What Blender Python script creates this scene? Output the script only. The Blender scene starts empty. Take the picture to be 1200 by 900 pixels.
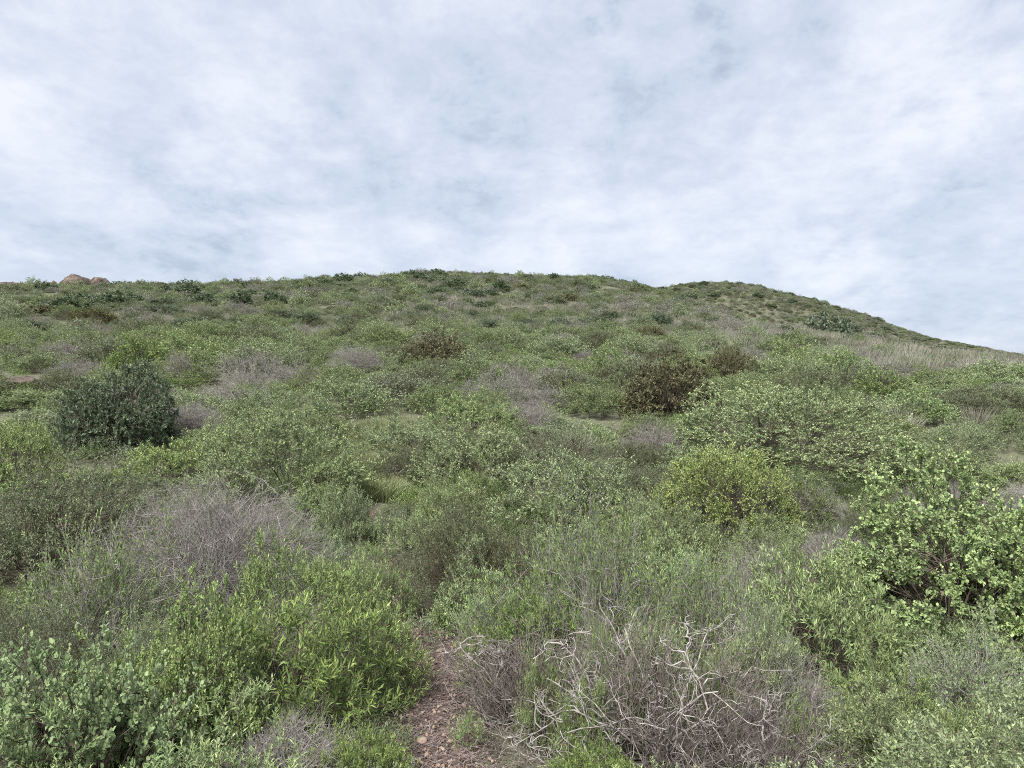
import bpy, math, random
import numpy as np
from mathutils import Vector, noise as mnoise

S = bpy.context.scene
COL = S.collection
FP = 870.0            # focal length of the photograph in its own pixels (1200 wide)
H0 = 430.0            # row of the true horizon
EYE = 1.7

# ------------------------------------------------------------------ camera
cam_d = bpy.data.cameras.new('camera')
cam_d.sensor_width = 36.0
cam_d.lens = 36.0 * FP / 1200.0
cam_d.clip_start = 0.05
cam_d.clip_end = 9000
cam = bpy.data.objects.new('camera', cam_d)
COL.objects.link(cam)
cam.location = (0, 0, EYE)
cam.rotation_euler = (math.radians(90) - math.atan((450 - H0) / FP), 0, 0)
S.camera = cam

# ------------------------------------------------------------------ sky and sun
SUN_EL, SUN_AZ = math.radians(52), math.radians(205)
world = bpy.data.worlds.new('World')
S.world = world
world.use_nodes = True


def build_world():
    nt = world.node_tree
    nt.nodes.clear()
    N, L = nt.nodes, nt.links

    def nd(t, **k):
        n = N.new(t)
        for a, b in k.items():
            setattr(n, a, b)
        return n

    def math_(op, a, b=None, clamp=False):
        n = nd('ShaderNodeMath', operation=op, use_clamp=clamp)
        for i, v in enumerate((a, b)):
            if v is None:
                continue
            if isinstance(v, (int, float)):
                n.inputs[i].default_value = v
            else:
                L.new(v, n.inputs[i])
        return n.outputs[0]

    out = nd('ShaderNodeOutputWorld')
    tc = nd('ShaderNodeTexCoord')
    sep = nd('ShaderNodeSeparateXYZ')
    L.new(tc.outputs['Generated'], sep.inputs[0])
    # cloud sheet: the view direction cut with a slightly domed ceiling
    h = math_('ADD', math_('MAXIMUM', sep.outputs[2], 0.0), 0.32)
    cx = math_('DIVIDE', sep.outputs[0], h)
    cy = math_('DIVIDE', sep.outputs[1], h)
    com = nd('ShaderNodeCombineXYZ')
    L.new(cx, com.inputs[0])
    L.new(cy, com.inputs[1])

    def noise_(scale, detail, rough, dist, offs, sy=1.0, lac=2.0):
        mp = nd('ShaderNodeMapping')
        mp.inputs['Location'].default_value = offs
        mp.inputs['Scale'].default_value = (1, sy, 1)
        L.new(com.outputs[0], mp.inputs[0])
        n = nd('ShaderNodeTexNoise')
        n.inputs['Scale'].default_value = scale
        n.inputs['Detail'].default_value = detail
        n.inputs['Roughness'].default_value = rough
        n.inputs['Lacunarity'].default_value = lac
        n.inputs['Distortion'].default_value = dist
        L.new(mp.outputs[0], n.inputs[0])
        return n.outputs[0]

    big = noise_(1.5, 3, 0.5, 0.3, (3.1, 1.7, 0))
    mid = noise_(4.6, 9, 0.62, 0.25, (0.4, 5.2, 0), 0.8)
    fine = noise_(13.0, 7, 0.66, 0.3, (7.4, 2.2, 0))
    streak = noise_(2.4, 6, 0.55, 0.2, (1.9, 0.3, 0), 0.35)
    rift = noise_(11.0, 5, 0.6, 0.15, (2.4, 8.2, 0), 0.6)
    v = math_('MULTIPLY', big, 0.34)
    v = math_('ADD', v, math_('MULTIPLY', mid, 0.38))
    v = math_('ADD', v, math_('MULTIPLY', fine, 0.18))
    v = math_('ADD', v, math_('MULTIPLY', streak, 0.10))
    # thin dark rifts and a few brighter banks in the sheet
    def bank(px, py, rad, amt):
        nonlocal v
        d = Vector(((px - 600) / FP, 1.0, (H0 - py) / FP)).normalized()
        n = nd('ShaderNodeVectorMath', operation='DOT_PRODUCT')
        L.new(tc.outputs['Generated'], n.inputs[0])
        n.inputs[1].default_value = d
        r = nd('ShaderNodeMapRange', interpolation_type='SMOOTHSTEP')
        r.inputs['From Min'].default_value = math.cos(rad)
        r.inputs['From Max'].default_value = 1.0
        r.inputs['To Max'].default_value = amt
        L.new(n.outputs['Value'], r.inputs[0])
        w = math_('MULTIPLY', math_('SUBTRACT', rift if amt < 0 else mid, 0.42 if amt < 0 else 0.36), 5.0, True)
        v = math_('ADD', v, math_('MULTIPLY', r.outputs[0], w))
    for b_ in ((622, 8, 0.05, -0.04), (628, 35, 0.035, -0.04), (700, 5, 0.05, -0.06), (704, 28, 0.03, -0.06), (708, 55, 0.035, -0.04),
               (824, 8, 0.04, -0.05), (832, 40, 0.03, -0.045), (839, 70, 0.022, -0.035), (843, 92, 0.018, -0.04), (460, 205, 0.04, -0.04), (720, 150, 0.08, -0.03),
               (860, 150, 0.07, -0.04), (240, 268, 0.12, -0.05), (1130, 45, 0.18, 0.06), (985, 325, 0.09, 0.08), (310, 170, 0.14, 0.03), (610, 200, 0.2, 0.02)):
        bank(*b_)
    ramp = nd('ShaderNodeValToRGB')
    L.new(v, ramp.inputs[0])
    e = ramp.color_ramp.elements
    e[0].position = 0.375
    e[0].color = (0.43, 0.50, 0.63, 1)
    e[1].position = 0.625
    e[1].color = (0.84, 0.875, 0.95, 1)
    for p, c in ((0.445, (0.575, 0.645, 0.775)), (0.50, (0.655, 0.715, 0.83)), (0.555, (0.74, 0.79, 0.885))):
        x = e.new(p)
        x.color = (*c, 1)
    # the sheet thins to a paler, bluer band low down
    low = nd('ShaderNodeMapRange', interpolation_type='SMOOTHSTEP')
    low.inputs['From Min'].default_value = 0.0
    low.inputs['From Max'].default_value = 0.30
    low.inputs['To Min'].default_value = 0.30
    low.inputs['To Max'].default_value = 0.0
    L.new(sep.outputs[2], low.inputs[0])
    mx = nd('ShaderNodeMix', data_type='RGBA')
    L.new(low.outputs[0], mx.inputs[0])
    L.new(ramp.outputs[0], mx.inputs[6])
    mx.inputs[7].default_value = (0.60, 0.70, 0.83, 1)
    bgc = nd('ShaderNodeBackground')
    bgc.inputs[1].default_value = CLOUD
    L.new(mx.outputs[2], bgc.inputs[0])
    sky = nd('ShaderNodeTexSky', sky_type='NISHITA')
    sky.sun_disc = False
    sky.sun_elevation = SUN_EL
    sky.sun_rotation = SUN_AZ
    bgs = nd('ShaderNodeBackground')
    bgs.inputs[1].default_value = 0.06
    L.new(sky.outputs[0], bgs.inputs[0])
    add = nd('ShaderNodeMixShader')
    add.inputs[0].default_value = 0.90      # nearly closed cloud cover over the blue
    L.new(bgs.outputs[0], add.inputs[1])
    L.new(bgc.outputs[0], add.inputs[2])
    L.new(add.outputs[0], out.inputs[0])


CLOUD = 0.77
build_world()

sun_d = bpy.data.lights.new('sun', 'SUN')
sun_d.energy = 4.6
sun_d.angle = math.radians(24)
sun_d.color = (1.0, 0.99, 0.975)
sun = bpy.data.objects.new('sun', sun_d)
COL.objects.link(sun)
# direction towards the sun, the azimuth measured like the Sky Texture's rotation
sv = Vector((math.sin(SUN_AZ) * math.cos(SUN_EL), math.cos(SUN_AZ) * math.cos(SUN_EL), math.sin(SUN_EL)))
sun.rotation_euler = sv.to_track_quat('Z', 'Y').to_euler()
sun.location = (0, -20, 40)

S.view_settings.view_transform = 'Standard'
S.view_settings.look = 'None'
S.view_settings.exposure = 0.58
S.view_settings.gamma = 1.0
S.view_settings.use_curve_mapping = False
S.cycles.use_denoising = False
S.cycles.filter_width = 1.0
S.cycles.max_bounces = 5
S.cycles.diffuse_bounces = 3
S.cycles.glossy_bounces = 1
S.cycles.transmission_bounces = 3
S.cycles.transparent_max_bounces = 4
S.cycles.caustics_reflective = False
S.cycles.caustics_refractive = False


# ------------------------------------------------------------------ helpers
def norm(v):
    return v / np.maximum(np.linalg.norm(v, axis=-1, keepdims=True), 1e-9)


def make_mesh(name, verts, faces, mat=None, attrs=None, smooth=False):
    """faces: list of int arrays (M,3) or (M,4); attrs: name -> per vertex floats"""
    me = bpy.data.meshes.new(name)
    verts = np.asarray(verts, np.float32).reshape(-1, 3)
    me.vertices.add(len(verts))
    me.vertices.foreach_set('co', verts.ravel())
    faces = [np.asarray(f, np.int32) for f in faces if len(f)]
    tot = np.concatenate([np.full(len(f), f.shape[1], np.int32) for f in faces])
    idx = np.concatenate([f.ravel() for f in faces])
    me.loops.add(len(idx))
    me.loops.foreach_set('vertex_index', idx)
    me.polygons.add(len(tot))
    st = np.concatenate([[0], np.cumsum(tot)[:-1]]).astype(np.int32)
    me.polygons.foreach_set('loop_start', st)
    me.update(calc_edges=True)
    if smooth:
        me.polygons.foreach_set('use_smooth', np.ones(len(tot), bool))
    for k, a in (attrs or {}).items():
        at = me.attributes.new(k, 'FLOAT', 'POINT')
        at.data.foreach_set('value', np.asarray(a, np.float32))
    if mat:
        me.materials.append(mat)
    return me


def link(name, me, parent=None):
    o = bpy.data.objects.new(name, me)
    COL.objects.link(o)
    if parent:
        o.parent = parent
    return o


def tag(o, label=None, cat=None, group=None, kind=None):
    for k, v in (('label', label), ('category', cat), ('group', group), ('kind', kind)):
        if v:
            o[k] = v
    return o


# smooth value noise on arrays, for terrain and placement
def vnoise(x, y, seed=0):
    xi, yi = np.floor(x).astype(np.int64), np.floor(y).astype(np.int64)
    fx, fy = x - xi, y - yi
    fx, fy = fx * fx * (3 - 2 * fx), fy * fy * (3 - 2 * fy)

    def hsh(a, b):
        n = (a * 374761393 + b * 668265263 + seed * 1442695041) & 0xffffffff
        n = ((n ^ (n >> 13)) * 1274126177) & 0xffffffff
        return ((n ^ (n >> 16)) & 0xffff) / 65535.0
    a, b, c, d = hsh(xi, yi), hsh(xi + 1, yi), hsh(xi, yi + 1), hsh(xi + 1, yi + 1)
    return (a * (1 - fx) + b * fx) * (1 - fy) + (c * (1 - fx) + d * fx) * fy


def fbm(x, y, seed=0, o=3):
    s, a, t = 0, 1, 0
    for i in range(o):
        s = s + a * vnoise(x * 2 ** i, y * 2 ** i, seed + i * 17)
        t += a
        a *= 0.5
    return s / t


# ------------------------------------------------------------------ terrain
YK = np.array([0.5, 2, 4, 6, 9, 14, 20, 30, 45, 70, 100, 125, 150, 180, 260, 400, 700, 3000, 8000.])
CK = np.array([-150, 0, 300, 500, 700, 800, 900, 1050, 1200, 1350.])
near = [-1.7, -1.85, -2.35, -2.6, -2.7, -2.1, -1.15]
ZK = np.array([near + r for r in [
    [0.3, 2.4, 6.0, 10.2, 11.5, 11.5, 9, 2, -10, -18, -20, -20],
    [0.2, 2.3, 6.0, 10.4, 11.8, 12.0, 9, 2, -10, -18, -20, -20],
    [0.1, 2.1, 5.8, 10.7, 13.4, 14.6, 14, 6, -10, -18, -20, -20],
    [0.0, 1.8, 5.3, 10.6, 15.2, 18.4, 18.5, 10, -8, -18, -20, -20],
    [-0.1, 1.6, 4.9, 10.0, 14.6, 17.6, 18, 12, -8, -18, -20, -20],
    [-0.1, 1.4, 4.3, 8.7, 11.9, 12.6, 11, 4, -8, -18, -20, -20],
    [-0.2, 1.2, 3.5, 4.4, 3.5, 2, 0, -6, -12, -18, -20, -20],
    [-0.3, 0.8, 1.4, 0.8, -0.8, -2, -4, -8, -14, -18, -20, -20],
    [-0.35, 0.1, -0.2, -1.5, -3, -4, -6, -10, -14, -18, -20, -20],
    [-0.4, 0.1, -0.4, -2.0, -4, -6, -8, -12, -15, -18, -20, -20]]])
NU, NY = 160, 400
UG = np.linspace(-0.95, 0.95, NU)
LG = np.linspace(math.log(0.5), math.log(8000), NY)
tab = np.zeros((NU, NY))
tmp = np.array([np.interp(LG, np.log(YK), ZK[i]) for i in range(len(CK))])
for j in range(NY):
    tab[:, j] = np.interp(UG, (CK - 600) / FP, tmp[:, j])
ker = np.exp(-np.linspace(-2, 2, 13) ** 2)
ker /= ker.sum()
for ax in (0, 1):
    tab = np.apply_along_axis(lambda r: np.convolve(np.pad(r, 6, mode='edge'), ker, 'valid'), ax, tab)
FAR_PX = np.array([500, 600, 700, 760, 800, 850, 900, 950, 1000, 1050, 1100, 1200, 1300, 1400.])
FAR_ROW = np.array([400, 372, 352, 344, 338, 333.5, 342, 353.5, 371, 388, 402, 418, 433, 443.])


def ground(x, y):
    """world height of the ground"""
    x, y = np.asarray(x, float), np.asarray(y, float)
    R = np.hypot(x, y)
    a = np.arctan2(x, y)
    ac = np.clip(a, -0.72, 0.72)
    u = np.tan(ac)
    Y = np.maximum(R * np.cos(ac), 0.5)
    fu = np.clip((u - UG[0]) / (UG[1] - UG[0]), 0, NU - 1.001)
    fl = np.clip((np.log(Y) - LG[0]) / (LG[1] - LG[0]), 0, NY - 1.001)
    i, j = fu.astype(int), fl.astype(int)
    s, t = fu - i, fl - j
    z = (tab[i, j] * (1 - s) + tab[i + 1, j] * s) * (1 - t) + (tab[i, j + 1] * (1 - s) + tab[i + 1, j + 1] * s) * t
    # second, farther hill on the right
    row = np.interp(u * FP + 600, FAR_PX, FAR_ROW)
    YC = 235.0
    cz = (H0 - row) / FP * YC
    g = np.where(Y < YC, np.clip((Y - 120) / (YC - 120), 0, 1), np.clip(1 - (Y - YC) / 220, 0, 1))
    g = g * g * (3 - 2 * g) if False else np.sin(g * math.pi / 2) ** 1.3
    zf = -12 + (cz + 12) * g + (fbm(x / 22 + 3, y / 22, 7) - 0.5) * 3.0 * np.clip(1 - np.abs(Y - YC) / 90, 0.3, 1)
    k = 1.5
    m = np.maximum(z, zf)
    z = m + k * np.log(np.exp(np.clip((z - m) / k, -30, 0)) + np.exp(np.clip((zf - m) / k, -30, 0))) * np.clip((Y - 90) / 40, 0, 1)
    # small relief
    amp = np.clip(Y / 60, 0.12, 1)
    z = z + (fbm(x / 9, y / 9, 3) - 0.5) * 1.1 * amp + (fbm(x / 1.7, y / 1.7, 11) - 0.5) * 0.16
    # behind and beside the camera the land levels out
    back = np.clip((np.abs(a) - 0.75) / 0.8, 0, 1)
    back = back * back * (3 - 2 * back)
    z = z * (1 - back) + (-1.75 - 0.02 * np.minimum(R, 200)) * back
    return z + EYE


def at(px, Y):
    x = (px - 600) / FP * Y
    return x, Y, float(ground(x, Y))


def make_ground(mat):
    rr = np.concatenate([np.geomspace(0.4, 14, 150), np.geomspace(14.4, 320, 260)[0:], np.geomspace(340, 8000, 40)])
    af = np.linspace(-0.80, 0.80, 420)
    ab = np.linspace(0.80, 2 * math.pi - 0.80, 120)[1:-1]
    aa = np.concatenate([af, ab])
    A, R = np.meshgrid(aa, rr)
    X, Y = R * np.sin(A), R * np.cos(A)
    Z = ground(X, Y)
    V = np.stack([X, Y, Z], -1).reshape(-1, 3)
    nr, na = len(rr), len(aa)
    i, j = np.meshgrid(np.arange(nr - 1), np.arange(na), indexing='ij')
    j2 = (j + 1) % na
    F = np.stack([i * na + j, i * na + j2, (i + 1) * na + j2, (i + 1) * na + j], -1).reshape(-1, 4)
    V = np.vstack([V, [[0, 0, float(ground(0, 0.01))]]])
    c = len(V) - 1
    jj = np.arange(na)
    T = np.stack([np.full(na, c), (jj + 1) % na, jj], -1)
    o = link('ground', make_mesh('ground', V, [F[:, ::-1], T[:, ::-1]][0:2], mat, smooth=True))
    tag(o, kind='structure')
    return o


# ------------------------------------------------------------------ materials
def new_mat(name):
    m = bpy.data.materials.new(name)
    m.use_nodes = True
    nt = m.node_tree
    nt.nodes.clear()
    return m, nt.nodes, nt.links


def mixc(N, L, fac, a, b, mode='MIX'):
    n = N.new('ShaderNodeMix')
    n.data_type = 'RGBA'
    n.blend_type = mode
    n.clamp_factor = True
    for k, v in ((0, fac), (6, a), (7, b)):
        if isinstance(v, (int, float)):
            n.inputs[k].default_value = v
        elif isinstance(v, tuple):
            n.inputs[k].default_value = (*v, 1) if len(v) == 3 else v
        else:
            L.new(v, n.inputs[k])
    return n.outputs[2]


def leaf_mat(name, dark, light, fresh, under, brown=(0.16, 0.12, 0.08), brown_amt=0.06, trans=0.17, patch=0.35, patch_col=None, rough=0.55):
    dark, light, fresh, under = [(c_[0] * LEAFK * 0.985, c_[1] * LEAFK, c_[2] * LEAFK * 1.03) for c_ in (dark, light, fresh, under)]
    m, N, L = new_mat(name)
    out = N.new('ShaderNodeOutputMaterial')
    ra = N.new('ShaderNodeAttribute'); ra.attribute_name = 'rnd'
    fa = N.new('ShaderNodeAttribute'); fa.attribute_name = 'fresh'
    c = mixc(N, L, ra.outputs['Fac'], dark, light)
    c = mixc(N, L, fa.outputs['Fac'], c, fresh)
    # a few withered leaves
    mth = N.new('ShaderNodeMath'); mth.operation = 'FRACT'
    m2 = N.new('ShaderNodeMath'); m2.operation = 'MULTIPLY'; m2.inputs[1].default_value = 37.3
    L.new(ra.outputs['Fac'], m2.inputs[0]); L.new(m2.outputs[0], mth.inputs[0])
    lt = N.new('ShaderNodeMath'); lt.operation = 'LESS_THAN'; lt.inputs[1].default_value = brown_amt
    L.new(mth.outputs[0], lt.inputs[0])
    c = mixc(N, L, lt.outputs[0], c, brown)
    # clump to clump and bush to bush variation
    geo = N.new('ShaderNodeNewGeometry')
    nz = N.new('ShaderNodeTexNoise'); nz.inputs['Scale'].default_value = 0.55; nz.inputs['Detail'].default_value = 3
    L.new(geo.outputs['Position'], nz.inputs[0])
    mr = N.new('ShaderNodeMapRange'); mr.inputs[1].default_value = 0.35; mr.inputs[2].default_value = 0.68
    L.new(nz.outputs[0], mr.inputs[0])
    pc = patch_col or tuple(0.55 * v + 0.45 * w for v, w in zip(dark, (0.13, 0.12, 0.10)))
    mm = N.new('ShaderNodeMath'); mm.operation = 'MULTIPLY'; mm.inputs[1].default_value = patch
    L.new(mr.outputs[0], mm.inputs[0])
    c = mixc(N, L, mm.outputs[0], c, pc)
    c = mixc(N, L, geo.outputs['Backfacing'], c, mixc(N, L, 0.5, c, under))
    oi = N.new('ShaderNodeObjectInfo')
    hsv = N.new('ShaderNodeHueSaturation')
    h = N.new('ShaderNodeMapRange'); h.inputs[3].default_value = 0.487; h.inputs[4].default_value = 0.505
    L.new(oi.outputs['Random'], h.inputs[0]); L.new(h.outputs[0], hsv.inputs['Hue'])
    fr = N.new('ShaderNodeMath'); fr.operation = 'MULTIPLY'; fr.inputs[1].default_value = 7.77
    f2 = N.new('ShaderNodeMath'); f2.operation = 'FRACT'
    L.new(oi.outputs['Random'], fr.inputs[0]); L.new(fr.outputs[0], f2.inputs[0])
    v = N.new('ShaderNodeMapRange'); v.inputs[3].default_value = 0.76; v.inputs[4].default_value = 1.14
    L.new(f2.outputs[0], v.inputs[0]); L.new(v.outputs[0], hsv.inputs['Value'])
    s = N.new('ShaderNodeMapRange'); s.inputs[3].default_value = 1.12; s.inputs[4].default_value = 0.80
    L.new(f2.outputs[0], s.inputs[0]); L.new(s.outputs[0], hsv.inputs['Saturation'])
    L.new(c, hsv.inputs['Color'])
    p = N.new('ShaderNodeBsdfPrincipled')
    p.inputs['Roughness'].default_value = rough
    p.inputs['Specular IOR Level'].default_value = 0.22
    L.new(hsv.outputs[0], p.inputs['Base Color'])
    t = N.new('ShaderNodeBsdfTranslucent')
    L.new(mixc(N, L, 0.15, hsv.outputs[0], (0.30, 0.40, 0.08)), t.inputs[0])
    mx = N.new('ShaderNodeMixShader'); mx.inputs[0].default_value = trans
    L.new(p.outputs[0], mx.inputs[1]); L.new(t.outputs[0], mx.inputs[2])
    L.new(mx.outputs[0], out.inputs[0])
    return m


def bark_mat(name, c1, c2, scale=14.0):
    m, N, L = new_mat(name)
    out = N.new('ShaderNodeOutputMaterial')
    tc = N.new('ShaderNodeTexCoord')
    nz = N.new('ShaderNodeTexNoise'); nz.inputs['Scale'].default_value = scale; nz.inputs['Detail'].default_value = 4
    L.new(tc.outputs['Object'], nz.inputs[0])
    mr = N.new('ShaderNodeMapRange'); mr.inputs[1].default_value = 0.35; mr.inputs[2].default_value = 0.65
    L.new(nz.outputs[0], mr.inputs[0])
    c = mixc(N, L, mr.outputs[0], c1, c2)
    oi = N.new('ShaderNodeObjectInfo')
    hsv = N.new('ShaderNodeHueSaturation')
    v = N.new('ShaderNodeMapRange'); v.inputs[3].default_value = 0.8; v.inputs[4].default_value = 1.2
    L.new(oi.outputs['Random'], v.inputs[0]); L.new(v.outputs[0], hsv.inputs['Value'])
    L.new(c, hsv.inputs['Color'])
    p = N.new('ShaderNodeBsdfPrincipled')
    p.inputs['Roughness'].default_value = 0.85
    p.inputs['Specular IOR Level'].default_value = 0.2
    L.new(hsv.outputs[0], p.inputs['Base Color'])
    L.new(p.outputs[0], out.inputs[0])
    return m


def earth_mat(name, a, b, c, s1=0.6, s2=40.0, bump=0.5):
    m, N, L = new_mat(name)
    out = N.new('ShaderNodeOutputMaterial')
    geo = N.new('ShaderNodeNewGeometry')

    def nz(scale, det):
        n = N.new('ShaderNodeTexNoise'); n.inputs['Scale'].default_value = scale; n.inputs['Detail'].default_value = det
        n.inputs['Roughness'].default_value = 0.65
        L.new(geo.outputs['Position'], n.inputs[0])
        r = N.new('ShaderNodeMapRange'); r.inputs[1].default_value = 0.38; r.inputs[2].default_value = 0.64
        L.new(n.outputs[0], r.inputs[0])
        return r.outputs[0], n.outputs[0]
    r1, _ = nz(s1, 6)
    r2, h2 = nz(s2, 8)
    col = mixc(N, L, r1, a, b)
    col = mixc(N, L, r2, col, c)
    bp = N.new('ShaderNodeBump'); bp.inputs['Strength'].default_value = bump; bp.inputs['Distance'].default_value = 0.02
    L.new(h2, bp.inputs['Height'])
    p = N.new('ShaderNodeBsdfPrincipled')
    p.inputs['Roughness'].default_value = 0.95
    p.inputs['Specular IOR Level'].default_value = 0.15
    L.new(col, p.inputs['Base Color']); L.new(bp.outputs[0], p.inputs['Normal'])
    L.new(p.outputs[0], out.inputs[0])
    return m


LEAFK = 1.35
M = {}
M['sage'] = leaf_mat('sage_leaf', (0.088, 0.118, 0.046), (0.225, 0.280, 0.118), (0.34, 0.41, 0.155), (0.28, 0.31, 0.22))
M['narrow'] = leaf_mat('narrow_leaf', (0.075, 0.115, 0.038), (0.185, 0.260, 0.085), (0.37, 0.46, 0.15), (0.24, 0.29, 0.15), brown_amt=0.04, patch=0.2)
M['round'] = leaf_mat('round_leaf', (0.100, 0.155, 0.045), (0.235, 0.320, 0.105), (0.36, 0.445, 0.155), (0.28, 0.33, 0.18), brown_amt=0.02, patch=0.1)
M['blue'] = leaf_mat('pale_round_leaf', (0.120, 0.175, 0.080), (0.275, 0.360, 0.175), (0.42, 0.50, 0.25), (0.30, 0.36, 0.23), brown_amt=0.02, patch=0.1)
M['lime'] = leaf_mat('lime_leaf', (0.145, 0.20, 0.065), (0.30, 0.375, 0.135), (0.42, 0.48, 0.18), (0.28, 0.33, 0.17), patch=0.15)
M['mound'] = leaf_mat('mound_leaf', (0.120, 0.165, 0.058), (0.250, 0.320, 0.125), (0.36, 0.435, 0.155), (0.26, 0.32, 0.17), patch=0.15)
M['olive'] = leaf_mat('olive_leaf', (0.065, 0.080, 0.038), (0.150, 0.175, 0.085), (0.22, 0.25, 0.115), (0.17, 0.19, 0.12), patch=0.3)
M['dark'] = leaf_mat('dark_leaf', (0.038, 0.056, 0.027), (0.105, 0.140, 0.066), (0.18, 0.22, 0.13), (0.14, 0.17, 0.12), brown_amt=0.0, patch=0.1, rough=0.42)
M['brown'] = leaf_mat('bronze_leaf', (0.052, 0.050, 0.022), (0.118, 0.118, 0.048), (0.20, 0.205, 0.080), (0.13, 0.125, 0.07), brown=(0.13, 0.075, 0.040), brown_amt=0.15, patch=0.15)
M['greyleaf'] = leaf_mat('grey_leaf', (0.110, 0.108, 0.085), (0.21, 0.21, 0.165), (0.28, 0.29, 0.20), (0.23, 0.22, 0.18), brown_amt=0.15, patch=0.3, patch_col=(0.13, 0.12, 0.10))
M['straw'] = leaf_mat('straw', (0.16, 0.14, 0.10), (0.27, 0.25, 0.195), (0.33, 0.31, 0.24), (0.25, 0.23, 0.18), brown_amt=0.1, patch=0.5, patch_col=(0.16, 0.18, 0.11))
M['grass'] = leaf_mat('green_grass', (0.10, 0.13, 0.050), (0.20, 0.245, 0.10), (0.30, 0.33, 0.15), (0.2, 0.24, 0.11), brown_amt=0.2, patch=0.7, patch_col=(0.22, 0.20, 0.11))
M['bark'] = bark_mat('brown_bark', (0.075, 0.055, 0.042), (0.17, 0.135, 0.11))
M['greytwig'] = bark_mat('grey_twig', (0.17, 0.150, 0.135), (0.40, 0.365, 0.33))
M['greendtwig'] = bark_mat('olive_twig', (0.12, 0.12, 0.07), (0.22, 0.21, 0.14))
M['palebranch'] = bark_mat('pale_branch', (0.17, 0.148, 0.13), (0.43, 0.395, 0.355), 30)
M['darktwig'] = bark_mat('dark_twig', (0.080, 0.064, 0.055), (0.235, 0.20, 0.175))
M['litter'] = bark_mat('litter', (0.075, 0.052, 0.045), (0.28, 0.23, 0.20), 18)
M['ground'] = earth_mat('ground_soil', (0.080, 0.076, 0.050), (0.135, 0.138, 0.085), (0.16, 0.155, 0.105))
M['path'] = earth_mat('path_soil', (0.15, 0.100, 0.082), (0.24, 0.175, 0.15), (0.085, 0.062, 0.052), 2.2, 24, 1.0)
M['rock'] = earth_mat('granite', (0.115, 0.088, 0.072), (0.23, 0.178, 0.14), (0.055, 0.045, 0.04), 0.45, 1.6, 0.8)
M['pebble'] = earth_mat('pebble_stone', (0.34, 0.22, 0.15), (0.40, 0.33, 0.27), (0.22, 0.15, 0.12), 6, 30, 0.4)


# ------------------------------------------------------------------ plant growing
def grow(rng, start, d, length, nseg, wob, up):
    pts = [start]
    p = start
    for s in range(nseg):
        d = norm(d + rng.normal(0, wob, d.shape) + np.array([0, 0, up]))
        p = p + d * (length / nseg)[:, None]
        pts.append(p)
    return np.stack(pts, 1)


def sample(pts, idx, t):
    k = pts.shape[1] - 1
    f = np.clip(t * k, 0, k - 1e-4)
    i = f.astype(int)
    s = (f - i)[:, None]
    a, b = pts[idx, i], pts[idx, i + 1]
    return a * (1 - s) + b * s, norm(b - a)


def perp(rng, d):
    r = rng.normal(size=d.shape)
    return norm(r - (r * d).sum(-1, keepdims=True) * d)


def branch(rng, pts, n, t0, t1, spread, length, jit=0.35):
    N_ = len(pts)
    idx = np.repeat(np.arange(N_), n)
    t = rng.uniform(t0, t1, len(idx))
    p, d = sample(pts, idx, t)
    a = np.abs(rng.normal(spread, spread * 0.3, len(idx)))[:, None]
    dd = norm(d * np.cos(a) + perp(rng, d) * np.sin(a))
    ln = length[idx] if isinstance(length, np.ndarray) else np.full(len(idx), length)
    ln = ln * rng.uniform(1 - jit, 1 + jit, len(idx)) * (1.15 - 0.45 * t)
    return p, dd, ln, idx, t


def tubes(pts, r0, r1, sides=3):
    N_, k, _ = pts.shape
    tan = np.gradient(pts, axis=1)
    tan = norm(tan)
    ref = np.where(np.abs(tan[..., 2:3]) > 0.8, np.array([1.0, 0, 0]), np.array([0, 0, 1.0]))
    a = norm(np.cross(tan, ref))
    b = np.cross(tan, a)
    th = np.arange(sides) * 2 * math.pi / sides
    tt = np.linspace(0, 1, k)[None, :]
    r = (np.asarray(r0)[:, None] * (1 - tt) + np.asarray(r1)[:, None] * tt)[..., None, None]
    V = pts[:, :, None, :] + r * (a[:, :, None, :] * np.cos(th)[None, None, :, None] + b[:, :, None, :] * np.sin(th)[None, None, :, None])
    n, kk, s = np.meshgrid(np.arange(N_), np.arange(k - 1), np.arange(sides), indexing='ij')
    s2 = (s + 1) % sides
    base = n * k * sides
    F = np.stack([base + kk * sides + s, base + kk * sides + s2, base + (kk + 1) * sides + s2, base + (kk + 1) * sides + s], -1).reshape(-1, 4)
    return V.reshape(-1, 3), F


def leaves(rng, pos, d, nrm, L_, W_, kind, fresh, fold=0.25):
    """pos base, d along leaf, nrm leaf normal; kinds diamond / round / blade"""
    n = len(pos)
    side = norm(np.cross(d, nrm))
    up = np.cross(side, d)
    L_ = L_[:, None]
    W_ = W_[:, None]
    if kind == 'round':
        prof = [(0, 0, 0), (0.28, -0.85, .5), (0.72, -0.9, .5), (1, 0, -.2), (0.72, 0.9, .5), (0.28, 0.85, .5)]
        F = np.array([[0, 3, 2, 1], [0, 5, 4, 3]])
    elif kind == 'lance':
        prof = [(0, 0, 0), (0.35, -1, .6), (1, 0, -.8), (0.35, 1, .6)]
        F = np.array([[0, 3, 2, 1]])
    else:
        prof = [(0, 0, 0), (0.5, -1, .5), (1, 0, -.2), (0.5, 1, .5)]
        F = np.array([[0, 3, 2, 1]])
    V = np.stack([pos + d * L_ * a + side * W_ * 0.5 * b + up * W_ * fold * c for a, b, c in prof], 1)
    k = len(prof)
    FF = (np.arange(n)[:, None, None] * k + F[None]).reshape(-1, 4)
    rnd = np.repeat(rng.random(n), k)
    fr = np.repeat(np.clip(fresh, 0, 1), k)
    return V.reshape(-1, 3), FF, rnd, fr


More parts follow.
